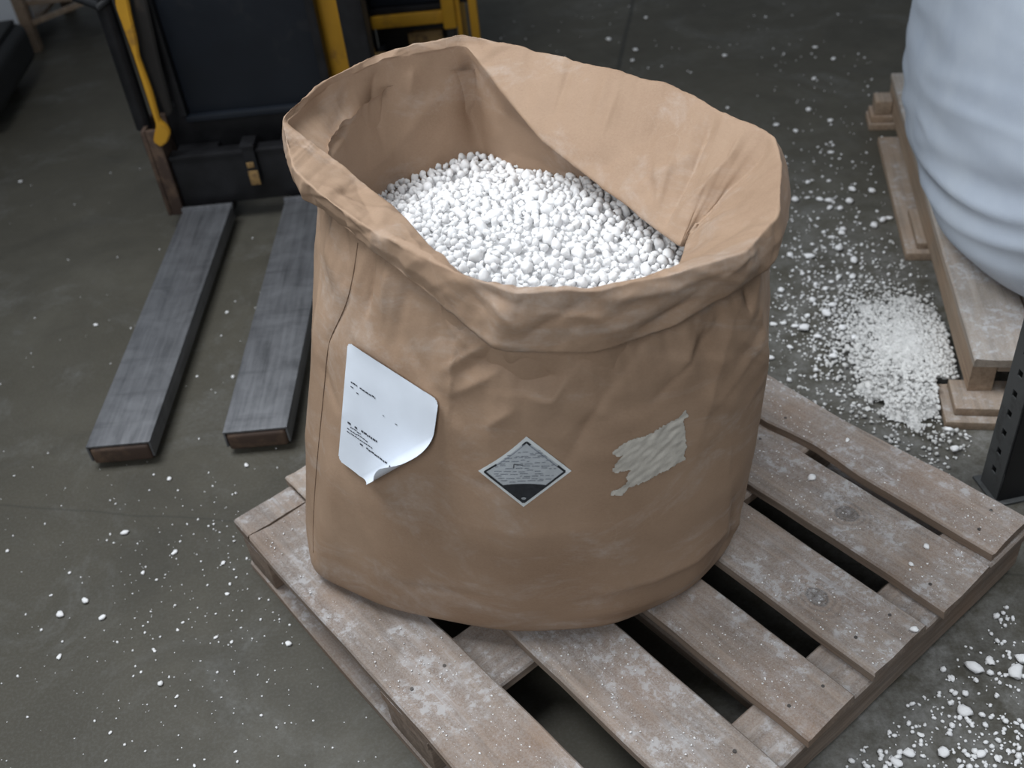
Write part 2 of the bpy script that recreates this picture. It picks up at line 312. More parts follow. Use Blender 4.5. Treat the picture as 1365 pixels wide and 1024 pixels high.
def wob(A, amp, fr, seed, ax=2):
    B = A.copy()
    for i in range(NCOL):
        th = 2 * math.pi * i / NCOL; B[i, ax] += amp * noise.fractal(Vector((math.cos(th) * fr, math.sin(th) * fr, seed)), .8, 2.0, 4)
    return B
C = wob(ring(C3, 3.0), 0.004, 6, 3); I = wob(ring(I3, 2.5), .003, 6, 7); K = wob(ring(K3, 3.5), .004, 6, 11)
T3 = outw(K3, -.022, -.006); T3[0] = outw(K3, -.065, -.012)[0]; T3[1] = outw(K3, -.045, -.006)[1]; T3[17] = outw(K3, -.05, -.006)[17]; Tr = ring(T3, 5)
F1 = ring(fix(.1445, Fp), 6); fc = F1[:, :2].mean(0)
def sc(A, s, z): B = A.copy(); B[:, :2] = fc + (B[:, :2] - fc) * s; B[:, 2] = z; return B
def midr(t, bul):
    B = F1 * (1 - t) + Tr * t; v = B[:, :2] - fc; v /= np.linalg.norm(v, axis=1, keepdims=True); B[:, :2] += v * bul; return B
def loft(rings, counts, sv=1.2):
    rows = []
    for a, b, m in zip(rings[:-1], rings[1:], counts):
        for k in range(m): rows.append(a + (b - a) * k / m)
    rows.append(rings[-1]); G = np.array(rows); return gauss(G, sv, 0, False)
def normals(G):
    du = np.roll(G, -1, 1) - np.roll(G, 1, 1); dv = np.gradient(G, axis=0); n = np.cross(du, dv); return n / (np.linalg.norm(n, axis=2, keepdims=True) + 1e-9)
def crease(G, N, lines, rows=None):
    D = np.zeros(G.shape[:2]); px = pix(G.reshape(-1, 3)).reshape(*G.shape[:2], 2)
    facing = ((np.array([0, 0, CAMH]) - G) * N).sum(2) > -.05
    for pts, A, w1, w2 in lines:
        best = np.full(D.shape, 1e9); sg = np.zeros(D.shape); tt = np.zeros(D.shape); L = 0; tot = sum(math.dist(a, b) for a, b in zip(pts[:-1], pts[1:]))
        for a, b in zip(pts[:-1], pts[1:]):
            a, b = np.array(a, float), np.array(b, float); ab = b - a; l = np.linalg.norm(ab); q = px - a; t = np.clip((q @ ab) / l ** 2, 0, 1)
            r = q - t[..., None] * ab; d = np.linalg.norm(r, axis=2); m = d < best; best = np.where(m, d, best); s = np.sign(ab[0] * q[..., 1] - ab[1] * q[..., 0]); sg = np.where(m, s, sg); tt = np.where(m, (L + t * l) / tot, tt); L += l
        w = np.where(sg > 0, w1, w2); env = np.sin(np.pi * np.clip(tt * .86 + .07, 0, 1)) ** .7
        D += A * np.exp(-(best / w) ** 1.02) * env * facing
    if rows is not None: mk = np.zeros(G.shape[0]); mk[rows[0]:rows[1]] = 1; D *= gauss(mk[:, None], 1.5, 0, False)
    return D
def tents(G, N, rows, count, amp, width, length, seed):     # sharp straight paper folds at random places
    rg = np.random.default_rng(seed); Pt = G.reshape(-1, 3); Nn = N.reshape(-1, 3); D = np.zeros(len(Pt)); nc = G.shape[1]
    for _ in range(count):
        k = rg.integers(rows[0], rows[1]) * nc + rg.integers(nc); c, n = Pt[k], Nn[k]; t = rg.normal(size=3); t -= n * (t @ n); t /= np.linalg.norm(t); b = np.cross(n, t)
        q = Pt - c; al = q @ t; d = q @ b; h = np.abs(q @ n); A = amp * rg.uniform(.3, 1) ** 1.5 * rg.choice((-1, 1, 1)); w1, w2 = width * rg.uniform(.25, 1.1, 2); l = length * rg.uniform(.35, 1)
        D += A * np.clip(1 - np.abs(d) / np.where(d > 0, w1, w2), 0, 1) * np.clip(1 - (al / l) ** 2, 0, 1) * np.clip(2 - h / .02, 0, 1)
    mk = np.zeros(G.shape[0]); mk[rows[0]:rows[1]] = 1; return D.reshape(G.shape[:2]) * gauss(mk[:, None], 1.5, 0, False)
def crumple(G, amp, sc_, seed):
    D = np.zeros(G.shape[:2]); o = Vector((seed, seed * 1.7, seed * .3))
    for i in range(G.shape[0]):
        for j in range(G.shape[1]):
            p = Vector(G[i, j]) * sc_ + o; D[i, j] = .5 - abs(noise.noise(p)) * 1.6 + .35 * (.5 - abs(noise.noise(p * 2.3 + o)) * 1.6)
    return D * amp
def grid_mesh(name, G, close=True):
    R, Nn = G.shape[:2]; idx = np.arange(R * Nn).reshape(R, Nn); a = idx[:-1]; b = np.roll(idx, -1, 1)[:-1]; c = np.roll(idx, -1, 1)[1:]; d = idx[1:]
    return mesh(name, G.reshape(-1, 3), np.stack([a, b, c, d], -1).reshape(-1, 4))
sack = empty('paper_sack', (float(fc[0]), float(fc[1]), .144), 0, 'large open brown kraft paper sack of white granules with rolled rim', 'sack')
off = np.array([fc[0], fc[1], .144])
top_in = Tr.copy(); top_in[:, 2] += .008; v_ = top_in[:, :2] - cen[:2]; top_in[:, :2] -= .006 * v_ / np.linalg.norm(v_, axis=1, keepdims=True)
Gb = loft([sc(F1, .3, .1455), sc(F1, .93, .1452), sc(F1, .985, .152), sc(F1, 1.0, .175), midr(.14, .012), midr(.40, .024), midr(.70, .020), midr(.9, .008), Tr, top_in], [4, 3, 3, 6, 26, 30, 24, 16, 10], 2.0)
Gb[:, :, 2] = np.maximum(Gb[:, :, 2], .1452)
Nb = normals(Gb)
if (Nb[40, :, :2] * (Gb[40, :, :2] - fc)).sum() < 0: Nb = -Nb; FLIP = True
else: FLIP = False
body_lines = [([(498,345),(495,370),(488,420)], -.014, 7, 5), ([(460,305),(462,350)], -.008, 8, 5), ([(478,330),(480,400)], .006, 9, 9), ([(520,360),(512,430)], .007, 12, 10),
    ([(611,452),(604,524)], .012, 26, 7), ([(604,524),(648,505),(668,492)], .008, 10, 16), ([(640,480),(700,500),(750,505)], -.016, 14, 14), ([(700,525),(735,529),(757,502)], .014, 22, 8),
    ([(651,567),(685,546)], .006, 10, 10), ([(752,622),(790,556),(830,500),(862,450)], -.008, 8, 16), ([(790,560),(850,470)], .006, 16, 10),
    ([(993,384),(996,412)], -.016, 5, 5), ([(1008,390),(1016,470),(1010,560)], .008, 10, 8), ([(965,420),(920,480),(870,540)], -.006, 14, 8), ([(985,400),(960,480),(930,590)], .006, 14, 12), ([(940,430),(900,500)], .005, 14, 10),
    ([(972,640),(966,705),(923,745),(870,770),(800,790)], .010, 26, 9), ([(978,668),(975,715),(945,770),(915,815)], -.018, 7, 9), ([(984,690),(977,740),(935,805)], .017, 12, 10), ([(965,735),(900,790),(840,810),(760,825)], .006, 12, 7),
    ([(540,440),(560,500),(575,520)], -.005, 14, 14), ([(478,316),(465,400),(436,455),(433,500),(424,600),(418,700),(420,770)], -.006, 5, 5), ([(430,330),(430,430)], -.004, 9, 9), ([(580,690),(700,715),(830,700)], .004, 40, 40)]
Gb += Nb * (crease(Gb, Nb, body_lines, (12, 108)) + crumple(Gb, .0026, 7, 2.1) * np.clip((Gb[:, :, 2] - .17) / .5, .12, 1))[..., None]
Gb += Nb * (tents(Gb, Nb, (60, 112), 120, .0060, .032, .11, 4) * np.clip((Gb[:, :, 2] - .42) / .3, .0, 1) + tents(Gb, Nb, (14, 60), 30, .0022, .03, .12, 9))[..., None]
# pleats gathered under the rolled rim
arc = np.concatenate([[0], np.cumsum(np.linalg.norm(np.diff(Tr, axis=0), axis=1))])
pl = np.array([noise.noise(Vector((a * 26, 3.3, 0))) + .6 * noise.noise(Vector((a * 60, 8.1, 0))) for a in arc]); zt = np.clip((Gb[:, :, 2] - (Tr[None, :, 2] - .20)) / .20, 0, 1) ** 1.6
Gb += Nb * (pl[None, :] * zt * .007)[..., None]
Gb[:, :, 2] = np.maximum(Gb[:, :, 2], .1452)
if FLIP: Gb = Gb[:, ::-1]
bodyme = grid_mesh('sack_body', Gb - off); body = link('sack_body', bodyme, MPAP, sack, True)
# rolled cuff and inside wall
Kin = K.copy(); v_ = K[:, :2] - cen[:2]; v_ /= np.linalg.norm(v_, axis=1, keepdims=True); Kin[:, :2] -= v_ * .014; Kin[:, 2] += .014
Ko = K.copy(); Ko[:, :2] += v_ * .007; Co = (C + K) / 2; Co[:, :2] += v_ * .007
fw = np.linalg.norm(C - I, axis=1); uk = gauss(np.clip((fw - .025) / .05, 0, 1), 22)[:, None]; ci = I[:, :2] - cen[:2]; ci /= np.linalg.norm(ci, axis=1, keepdims=True)
Wb = midr(.62, -.012); Wb[:, 2] = .56; lw = lambda dz: I + (Wb - I) * (dz / (I[:, 2:] - .56))
U1 = I.copy(); U1[:, :2] = I[:, :2] * (1 - .2 * uk) + C[:, :2] * .2 * uk - ci * .003 * (1 - uk); U1[:, 2] -= .02
Wt = I.copy(); Wt[:, :2] = I[:, :2] * (1 - .65 * uk) + C[:, :2] * .65 * uk - ci * .006 * (1 - uk); Wt[:, 2] = I[:, 2] - .06; U1 = U1 * uk + lw(.02) * (1 - uk); Wt = Wt * uk + lw(.06) * (1 - uk)
_w = np.interp(us, u, [1, .45] + [0] * 15 + [1, 1])[:, None]; _w = gauss(_w, 5); _v = Tr[:, :2] - cen[:2]; _v /= np.linalg.norm(_v, axis=1, keepdims=True); Wt[:, :2] = Wt[:, :2] * (1 - _w) + (Tr[:, :2] - _v * .016) * _w; Wb[:, :2] -= _v * .012 * _w
Gc = loft([Kin, Ko, Co, C, I, U1, Wt, Wb], [4, 14, 14, 40, 4, 6, 44], .9); Nc = normals(Gc)
if (Nc[12, :, :2] * (Gc[12, :, :2] - fc)).sum() < 0: Nc = -Nc
flap_lines = [([(952,152),(925,215),(888,298)], -.014, 14, 12), ([(985,200),(940,250),(900,296)], .010, 12, 8), ([(905,190),(880,270)], .007, 12, 8), ([(1022,196),(960,258),(914,316)], -.012, 7, 7), ([(760,90),(735,160)], -.005, 8, 8), ([(830,110),(800,190)], .005, 14, 10), ([(880,140),(850,230)], -.004, 12, 12),
    ([(470,235),(500,300)], -.004, 10, 10), ([(535,300),(560,340)], .005, 14, 14), ([(618,52),(650,110),(700,170)], .006, 12, 6), ([(990,180),(975,215)], .008, 8, 8)]
wall_lines = [([(500,85),(500,140),(510,190)], -.010, 14, 6), ([(462,115),(455,150),(442,190)], -.010, 8, 14), ([(622,70),(625,150),(650,230)], -.014, 9, 16), ([(550,90),(545,130)], .006, 12, 12), ([(570,150),(480,240)], .006, 14, 10)]
cuff_lines = [([(600,395),(622,432),(660,458),(740,468)], .004, 9, 9), ([(700,450),(780,400)], -.006, 10, 10), ([(655,400),(690,440)], .006, 12, 8), ([(830,395),(900,385),(980,350)], .005, 10, 14), ([(850,440),(930,400)], -.006, 12, 8), ([(960,370),(1010,330)], .006, 8, 8), ([(620,380),(650,420)], -.006, 9, 9), ([(740,400),(760,455)], .004, 9, 9)]
Dc = crease(Gc, Nc, cuff_lines, (4, 31)) + crease(Gc, Nc, flap_lines, (33, 71)) + crease(Gc, Nc, wall_lines, (76, 124)) + tents(Gc, Nc, (5, 31), 110, .0040, .024, .08, 1) + tents(Gc, Nc, (35, 70), 130, .0042, .034, .11, 2) + tents(Gc, Nc, (84, 124), 80, .0055, .045, .14, 3)
cr = crumple(Gc, 1, 11, 5.3); env = np.ones(Gc.shape[0]) * .0022; env[30:35] = .002; env[70:78] = .001; env[:4] = 0
Gc += Nc * (Dc + cr * env[:, None])[..., None]
if FLIP: Gc = Gc[:, ::-1]
cuff = link('folded_rim', grid_mesh('folded_rim', Gc - off), MPAP, sack, True)
# tree for laying flat things on the sack
BV = BVHTree.FromPolygons([tuple(q) for q in Gb.reshape(-1, 3)], [tuple(p.vertices) for p in bodyme.polygons])
def onsack(px, py, lift=.0015):
    d = Vector(FW * FPX + RT * (px - IW / 2) - UP * (py - IH / 2)).normalized(); h = BV.ray_cast(Vector((0, 0, CAMH)), d)
    n = h[1] if h[1].dot(d) < 0 else -h[1]; return h[0] + n * lift, n
def rel(v): return [Vector(q) - Vector(off) for q in v]
seam_pts = []
poly = [(478,318),(474,350),(465,400),(450,432),(437,455),(434,500),(429,550),(424,600),(420,650),(417,700),(418,745)]
_t = np.linspace(0, len(poly) - 1, 90); _p = gauss(np.stack([np.interp(_t, np.arange(len(poly)), [q[k_] for q in poly]) for k_ in (0, 1)], 1), 4, 0, False)
for q in _p: seam_pts.append(onsack(q[0], q[1], .0002)[0])
tube('side_seam', rel(seam_pts), .0008, MSEAM, sack, 6)

# white shipping label with its curled corner
def grid_patch(name, fn, na, nb, mat, parent):
    V = [fn(i / na, j / nb) for j in range(nb + 1) for i in range(na + 1)]; F = [(j * (na + 1) + i, j * (na + 1) + i + 1, (j + 1) * (na + 1) + i + 1, (j + 1) * (na + 1) + i) for j in range(nb) for i in range(na)]
    return link(name, mesh(name, rel(V), F), mat, parent, True)
TLq, TRq, BLq = np.array((468., 454.)), np.array((588., 532.)), np.array((455., 611.)); BRq = np.array((574., 690.))
lab_n = onsack(520, 540)[1]
c00, c10, c01, c11 = [onsack(*q, .004)[0] for q in (TLq, TRq, BLq, (560, 650))]
def flatbase(a, b):
    q = TLq * (1 - a) * (1 - b) + TRq * a * (1 - b) + BLq * (1 - a) * b + BRq * a * b; return onsack(q[0], q[1], .0035)[0]
LG = 48; base = [[flatbase(i / LG, j / LG) for i in range(LG + 1)] for j in range(LG + 1)]
# smooth the sheet: paper bridges the small creases
B_ = np.array([[list(p) for p in r] for r in base])
for _ in range(30):
    Q = B_.copy(); Q[1:-1, 1:-1] = (B_[1:-1, 1:-1] * 2 + B_[:-2, 1:-1] + B_[2:, 1:-1] + B_[1:-1, :-2] + B_[1:-1, 2:]) / 6; B_ = Q
B_ += np.array(lab_n) * .003
def sheet(a, b):
    x, y = min(max(a, 0), 1) * LG, min(max(b, 0), 1) * LG; i, j = min(int(x), LG - 1), min(int(y), LG - 1); fx, fy = x - i, y - j
    return Vector(B_[j, i] * (1 - fx) * (1 - fy) + B_[j, i + 1] * fx * (1 - fy) + B_[j + 1, i] * (1 - fx) * fy + B_[j + 1, i + 1] * fx * fy)
LA0, LB0 = (.26, 1.0), (1.0, .27)          # the curl's fold line in sheet coordinates
ex = (sheet(1, 0) - sheet(0, 0)).length; ey = (sheet(0, 1) - sheet(0, 0)).length
f0, f1 = np.array((LA0[0] * ex, LA0[1] * ey)), np.array((LB0[0] * ex, LB0[1] * ey)); fd = (f1 - f0) / np.linalg.norm(f1 - f0); fn_ = np.array((-fd[1], fd[0])); fn_ = fn_ if fn_[1] > 0 else -fn_
fl_len = np.linalg.norm(f1 - f0)
def curl(a, b, lift=0):
    q = np.array((a * ex, b * ey)); t = float((q - f0) @ fn_); s = float((q - f0) @ fd) / fl_len
    if t <= 0: return sheet(a, b) + lab_n * (lift + .004 * math.exp(t / .02))
    q0 = q - fn_ * t; R_ = .023; pb = sheet(q0[0] / ex, q0[1] / ey); q1 = q0 - fn_ * .02; dr = (pb - sheet(q1[0] / ex, q1[1] / ey)); dr = (dr - lab_n * dr.dot(lab_n)).normalized()
    an = t / R_; return pb + lab_n * (.004 + lift) + dr * (R_ * math.sin(an)) * .72 + lab_n * (R_ * (1 - math.cos(an)))
lab = empty('shipping_label'); lab.parent = sack; lab['label'] = 'white paper label with a curled lower corner'
NL = 120; V = []; idx = {}; F = []
def inside(a, b):
    q = np.array((a * ex, b * ey)); t = float((q - f0) @ fn_); s = float((q - f0) @ fd) / fl_len
    lim = .023 * (1.30 + 1.55 * math.exp(-((s - .52) / .22) ** 2))
    if t > lim: return False
    rc = .05
    for (cx, cy) in ((0, 0), (1, 0), (0, 1)):
        dx, dy = abs(a - cx), abs(b - cy)
        if dx < rc and dy < rc and (rc - dx) ** 2 + (rc - dy) ** 2 > rc * rc: return False
    return True
for j in range(NL):
    for i in range(NL):
        if inside((i + .5) / NL, (j + .5) / NL):
            fcs = []
            for (di, dj) in ((0, 0), (1, 0), (1, 1), (0, 1)):
                k = (i + di, j + dj)
                if k not in idx: idx[k] = len(V); V.append(curl(k[0] / NL, k[1] / NL))
                fcs.append(idx[k])
            F.append(fcs)
link('label_sheet', mesh('label_sheet', rel(V), F), MLAB, lab, True)
def words(name, fn, rows, mat, parent, seed=1):
    rs = random.Random(seed); V = []; F = []
    for (b, a0, a1, th, dens) in rows:
        a = a0
        while a < a1:
            w = rs.uniform(.012, .035)
            if rs.random() < dens:
                jb = b + rs.uniform(-.003, .003)
                k = len(V); V += [fn(a, jb), fn(min(a + w, a1), jb), fn(min(a + w, a1), jb + th), fn(a, jb + th)]; F.append((k, k + 1, k + 2, k + 3))
            a += w + .006
    return link(name, mesh(name, rel(V), F), mat, parent)
lt = lambda a, b: curl(a, b, .0008)
tx = words('printed_text', lt, [(.30, .07, .34, .012, .85), (.335, .07, .10, .008, .9), (.36, .08, .16, .008, .8), (.44, .10, .22, .006, .35), (.635, .07, .44, .015, .9), (.665, .07, .22, .008, .95), (.69, .07, .30, .008, .9), (.715, .07, .36, .008, .95), (.745, .22, .62, .012, .7), (.40, .30, .60, .006, .15)], MINK, lab, 3); tx['kind'] = 'stuff'

# hazard diamond
dia = empty('hazard_diamond'); dia.parent = sack; dia['label'] = 'grey and black diamond hazard sticker'
T_, R_q, B_q, L_q = (702, 581), (762, 627), (698, 675), (638, 627)
def dm(lift):
    def f(a, b):
        q = np.array(T_) * (1 - a) * (1 - b) + np.array(R_q) * a * (1 - b) + np.array(B_q) * a * b + np.array(L_q) * (1 - a) * b
        s_ = .045 * math.sin(math.pi * b) * (1 - a) * (1 - a); q = q + np.array((40., 40.)) * s_
        return onsack(q[0], q[1], lift)[0]
    return f
grid_patch('sticker_sheet', dm(.0016), 26, 26, MDIAE, dia)
inner = lambda f, m: (lambda a, b: f(m + a * (1 - 2 * m), m + b * (1 - 2 * m)))
grid_patch('sticker_field', inner(dm(.0024), .06), 24, 24, MDIA, dia)
def strip(name, pts, w, fn, mat, parent):   # a stroke in sticker coordinates
    V = []; F = []
    for (p, q) in pts:
        p, q = np.array(p, float), np.array(q, float); d = (q - p) / np.linalg.norm(q - p); nn = np.array((-d[1], d[0])) * w / 2; m = 10; k = len(V)
        for i in range(m + 1): c = p + (q - p) * i / m; V += [fn(*(c + nn)), fn(*(c - nn))]
        F += [(k + 2 * i, k + 2 * i + 1, k + 2 * i + 3, k + 2 * i + 2) for i in range(m)]
    return link(name, mesh(name, rel(V), F), mat, parent)
d3 = dm(.0033)
for sg in [((.07, .93), (.93, .93)), ((.93, .93), (.93, .07)), ((.07, .93), (.07, .70)), ((.93, .07), (.76, .07)), ((.07, .07), (.07, .16)), ((.07, .07), (.16, .07))]: strip('sticker_border', [sg], .035, d3, MBLAB, dia)
for sg in [((.085, .70), (.085, .12)), ((.76, .085), (.12, .085))]: strip('sticker_hairline', [sg], .016, d3, MINKL, dia)
V = []; F = []   # black lower triangle
NTi = 20
for j in range(NTi + 1):
    for i in range(NTi + 1):
        s, r = i / NTi, j / NTi; lo = 1.33 + .05 * (2 * s - 1) ** 2; sm = lo + (1.86 - lo) * r
        half = min(.93 - sm / 2, sm / 2); V.append(d3(sm / 2 + (2 * s - 1) * half, sm / 2 - (2 * s - 1) * half))
F = [(j * (NTi + 1) + i, j * (NTi + 1) + i + 1, (j + 1) * (NTi + 1) + i + 1, (j + 1) * (NTi + 1) + i) for j in range(NTi) for i in range(NTi)]
link('sticker_black_base', mesh('sticker_black_base', rel(V), F), MBLAB, dia)
d4 = dm(.0045); rs = random.Random(5); st = []
for k in range(13):
    sm = .36 + k * .074; wmax = min(sm / 2, .93 - sm / 2, .40) * .82; x = -wmax
    while x < wmax:
        w = rs.uniform(.02, .09); 
        if rs.random() < .72: j = rs.uniform(-.012, .012); st.append(((sm / 2 + x + j, sm / 2 - x + j), (sm / 2 + min(x + w, wmax) + j, sm / 2 - min(x + w, wmax) + j)))
        x += w + .022
strip('sticker_text', st, .014, d4, MINKL, dia)['kind'] = 'stuff'
strip('sticker_text', [((.245, .50), (.30, .56)), ((.245, .50), (.36, .42))], .012, d4, MINK, dia)
ol = [(.865 + .022 * math.cos(k * math.pi / 8) - .012 * math.sin(k * math.pi / 8), .865 - .022 * math.cos(k * math.pi / 8) - .012 * math.sin(k * math.pi / 8)) for k in range(17)]
strip('sticker_emblem', list(zip(ol[:-1], ol[1:])) + [((.85, .88), (.88, .85))], .009, d4, MDIA, dia)
# torn label residue
rp = [(913,545),(917,553),(911,560),(913,580),(914,596),(911,604),(913,613),(886,627),(860,641),(838,650),(828,660),(814,660),(815,655),(826,650),(833,645),(836,640),(834,636),(840,626),(828,628),(818,630),(816,624),(824,613),(830,606),(823,608),(816,605),(818,600),(828,593),(845,584),(865,579),(885,566),(903,557)]
def inpoly(x, y, pg):
    c = False; j = len(pg) - 1
    for i in range(len(pg)):
        if (pg[i][1] > y) != (pg[j][1] > y) and x < (pg[j][0] - pg[i][0]) * (y - pg[i][1]) / (pg[j][1] - pg[i][1]) + pg[i][0]: c = not c
        j = i
    return c
V = []; F = []; idx = {}; st_ = 1.0
for yy in range(540, 665):
    for xx in range(810, 920):
        jx, jy = 1.6 * noise.noise(Vector((xx * .25, yy * .25, 1))), 1.6 * noise.noise(Vector((xx * .25, yy * .25, 9)))
        if inpoly(xx + .5 + jx, yy + .5 + jy, rp):
            q = []
            for k in ((xx, yy), (xx + 1, yy), (xx + 1, yy + 1), (xx, yy + 1)):
                if k not in idx: idx[k] = len(V); V.append(onsack(k[0], k[1], .0016 + .0016 * noise.noise(Vector(((k[0] + k[1] * 1.2) * .11, (k[0] - k[1]) * .04, 4))))[0])
                q.append(idx[k])
            F.append(q)
link('torn_label_residue', mesh('torn_label_residue', rel(V), F), MRES, sack, True)

# ------------------------------------------------------------------ granules in the sack
def lump_mesh(name, seed, sub=2):
    bm = bmesh.new(); bmesh.ops.create_icosphere(bm, subdivisions=sub, radius=1); rs = random.Random(seed); o = Vector((rs.uniform(0, 50), rs.uniform(0, 50), rs.uniform(0, 50)))
    s = Vector((rs.uniform(.85, 1.25), rs.uniform(.8, 1.05), rs.uniform(.7, .95)))
    for v in bm.verts:
        d = v.co.normalized(); r = 1 + .38 * noise.noise(d * 1.4 + o) + .24 * noise.noise(d * 2.7 + o) - .10 * abs(noise.noise(d * 4.5 + o)); v.co = Vector((d.x * s.x, d.y * s.y, d.z * s.z)) * r
    me = bpy.data.meshes.new(name); bm.to_mesh(me); bm.free(); me.materials.append(MG); me.polygons.foreach_set('use_smooth', [True] * len(me.polygons)); return me
LM = [lump_mesh('granule', 100 + k) for k in range(10)]; LM1 = [lump_mesh('granule', 100 + k, 1) for k in range(10)]
def arr(me): 
    V = np.array([v.co[:] for v in me.vertices]); F = np.array([p.vertices[:] for p in me.polygons]); return V, F
LA = [arr(m) for m in LM]; LA1 = [arr(m) for m in LM1]
def rotm(rs): 
    from mathutils import Euler
    return np.array(Euler((rs.uniform(0, 6.3), rs.uniform(0, 6.3), rs.uniform(0, 6.3))).to_matrix())
def joined(name, items, lib, mat, extra=None):     # items: (x, y, z, r, flat)
    VV = []; FF = []; n = 0; rs = random.Random(3)
    if extra is not None: VV.append(extra[0]); FF.append(extra[1]); n = len(extra[0])
    for (x, y, z, r, flat) in items:
        V, F = lib[rs.randrange(len(lib))]; Q = (V @ rotm(rs).T) * r; Q[:, 2] *= flat; VV.append(Q + (x, y, z)); FF.append(F + n); n += len(V)
    V = np.concatenate(VV); me = bpy.data.meshes.new(name); me.vertices.add(len(V)); me.vertices.foreach_set('co', V.ravel())
    Fa = np.concatenate(FF); me.loops.add(Fa.size); me.loops.foreach_set('vertex_index', Fa.ravel().astype(np.int32)); me.polygons.add(len(Fa)); me.polygons.foreach_set('loop_start', (np.arange(len(Fa)) * 3).astype(np.int32))
    me.update(calc_edges=True); me.validate(); return link(name, me, mat, None, True)
def heap_z(x, y):
    r2 = ((x - .03) / .36) ** 2 + ((y - 1.40) / .36) ** 2
    return .702 + .062 * max(0, 1 - r2) + .010 * noise.noise(Vector((x * 7, y * 7, 1)))
# inside of the sack at the fill level
def at_level(z):
    o_ = []
    for j in range(0, NCOL, 8):
        i = max(k_ for k_ in range(20, Gb.shape[0] - 12) if Gb[k_, j, 2] <= z); o_.append(Gb[i, j, :2])
    return np.array(o_)
inn = [tuple(q) for q in (at_level(.71) - fc) * .955 + fc]
cells = {}; CS = .030; PACK = .76
def fits(x, y, r):
    i, j = int(x // CS), int(y // CS)
    for a in (i - 1, i, i + 1):
        for b in (j - 1, j, j + 1):
            for (X, Y, R2) in cells.get((a, b), ()):
                if (X - x) ** 2 + (Y - y) ** 2 < ((r + R2) * PACK) ** 2: return False
    cells.setdefault((i, j), []).append((x, y, r)); return True
rs = random.Random(21); got = []
for (cnt, r0, r1) in ((170, .0105, .0140), (1500, .0078, .0105), (6000, .0058, .0078), (9000, .0042, .0058)):
    for _ in range(cnt):
        x, y, r = rs.uniform(-.42, .42), rs.uniform(1.08, 1.86), rs.uniform(r0, r1)
        if inpoly(x, y, inn) and BV.find_nearest(Vector((x, y, heap_z(x, y))))[3] > r * 1.15 + .004 and fits(x, y, r): got.append((x, y, r))
def visible(x, y, z):
    q = pix(np.array([[x, y, z]]))[0]; pg = [(530,262),(575,232),(720,240),(830,272),(905,340),(890,362),(800,388),(690,390),(603,358)]; return inpoly(q[0], q[1], pg)
vis = sorted([g for g in got if visible(g[0], g[1], heap_z(g[0], g[1]))], key=lambda g: -g[2])[:180]; vset = set(vis)
for k, (x, y, r) in enumerate(vis):
    o = bpy.data.objects.new('granule', LM[k % 10]); COL.objects.link(o); o.location = (x, y, heap_z(x, y) + rs.uniform(-.2, .45) * r); s_ = r * .98; o.scale = (s_, s_, s_); o.rotation_euler = (rs.uniform(0, 6), rs.uniform(0, 6), rs.uniform(0, 6))
    tag(o, 'white chalky granule on the heap inside the brown paper sack', 'granule', 'granules heaped in the paper sack')
hx = np.linspace(-.46, .46, 70); hy = np.linspace(1.04, 1.9, 66); hv = []; hid_ = {}; hf = []
for j, y in enumerate(hy):
    for i, x in enumerate(hx):
        if inpoly(x, y, inn): hid_[(i, j)] = len(hv); hv.append((x, y, heap_z(x, y) - .010 + .004 * noise.noise(Vector((x * 90, y * 90, 0)))))
for (i, j), k in hid_.items():
    q = [(i, j), (i + 1, j), (i + 1, j + 1), (i, j + 1)]
    if all(c in hid_ for c in q): a, b, c, d = [hid_[c] for c in q]; hf += [(a, b, c), (a, c, d)]
rest = [(x, y, heap_z(x, y) + rs.uniform(-.35, .25) * r, r, 1) for (x, y, r) in got if (x, y, r) not in vset]
tag(joined('granule_fill', rest, LA, MG, (np.array(hv), np.array(hf))), 'mass of small white granules filling the brown paper sack', 'granules', kind='stuff')

# ------------------------------------------------------------------ second pallet with the bulk bag
A2 = P(1299, 478, .144); Y2 = math.radians(-13.06)
p2 = empty('wooden_pallet', (A2[0], A2[1], 0), Y2, 'pale dusty wooden pallet under the big white bulk bag', 'pallet')
yy = 0.0
for k in range(9):
    w = .155 + .01 * ((k * 7) % 3 - 1)
    if k < 7: o = link('plank', plank_mesh('plank', 1.475, w - .003, .021, 200 + k, .004, 1), MWD2, p2, True, 35); o.location = (yy, .004 * ((k * 5) % 3), .123); yy += w
L2 = 1.475
for (y0, y1) in ((.005, .12), (.68, .80), (1.35, 1.465)): o = link('cross_board', plank_mesh('cross_board', 1.03, y1 - y0, .018, 260 + int(y0 * 10), .003), MWX, p2, True, 35); o.location = (.056, y0, .1045)
for k, x in enumerate((.004, .52, 1.04)):
    o = link('stringer', plank_mesh('stringer', L2 - .02, .05, .060 if k else .0785, 230 + k, .003, 1), MWS, p2, True, 35); o.location = (x, .01, .0435)
for (nm, a, b) in (('bottom_board', (-.05, -.072, 0), (.56, .06, .0215)), ('block', (-.030, -.050, .022), (.40, .05, .0430)), ('bottom_board', (-.048, .60, 0), (.055, 1.27, .024)), ('block', (-.02, .62, .0245), (.05, .80, .0432)), ('bottom_board', (-.065, 1.36, 0), (.5, 1.46, .0215)),
                   ('block', (-.06, 1.37, .022), (.06, 1.455, .0432)), ('block', (-.05, 1.38, .0435), (.002, 1.45, .09)), ('bottom_board', (.5, .05, 0), (.60, 1.35, .0215)), ('block', (.50, .60, .022), (.58, .75, .0432)), ('bottom_board', (1.02, -.03, 0), (1.11, 1.45, .0215)), ('block', (1.03, .6, .022), (1.10, .75, .0432))):
    L = (b[0] - a[0], b[1] - a[1], b[2] - a[2]); o = box(nm, (0, 0, 0), L, MWS, p2, .003); o.location = a
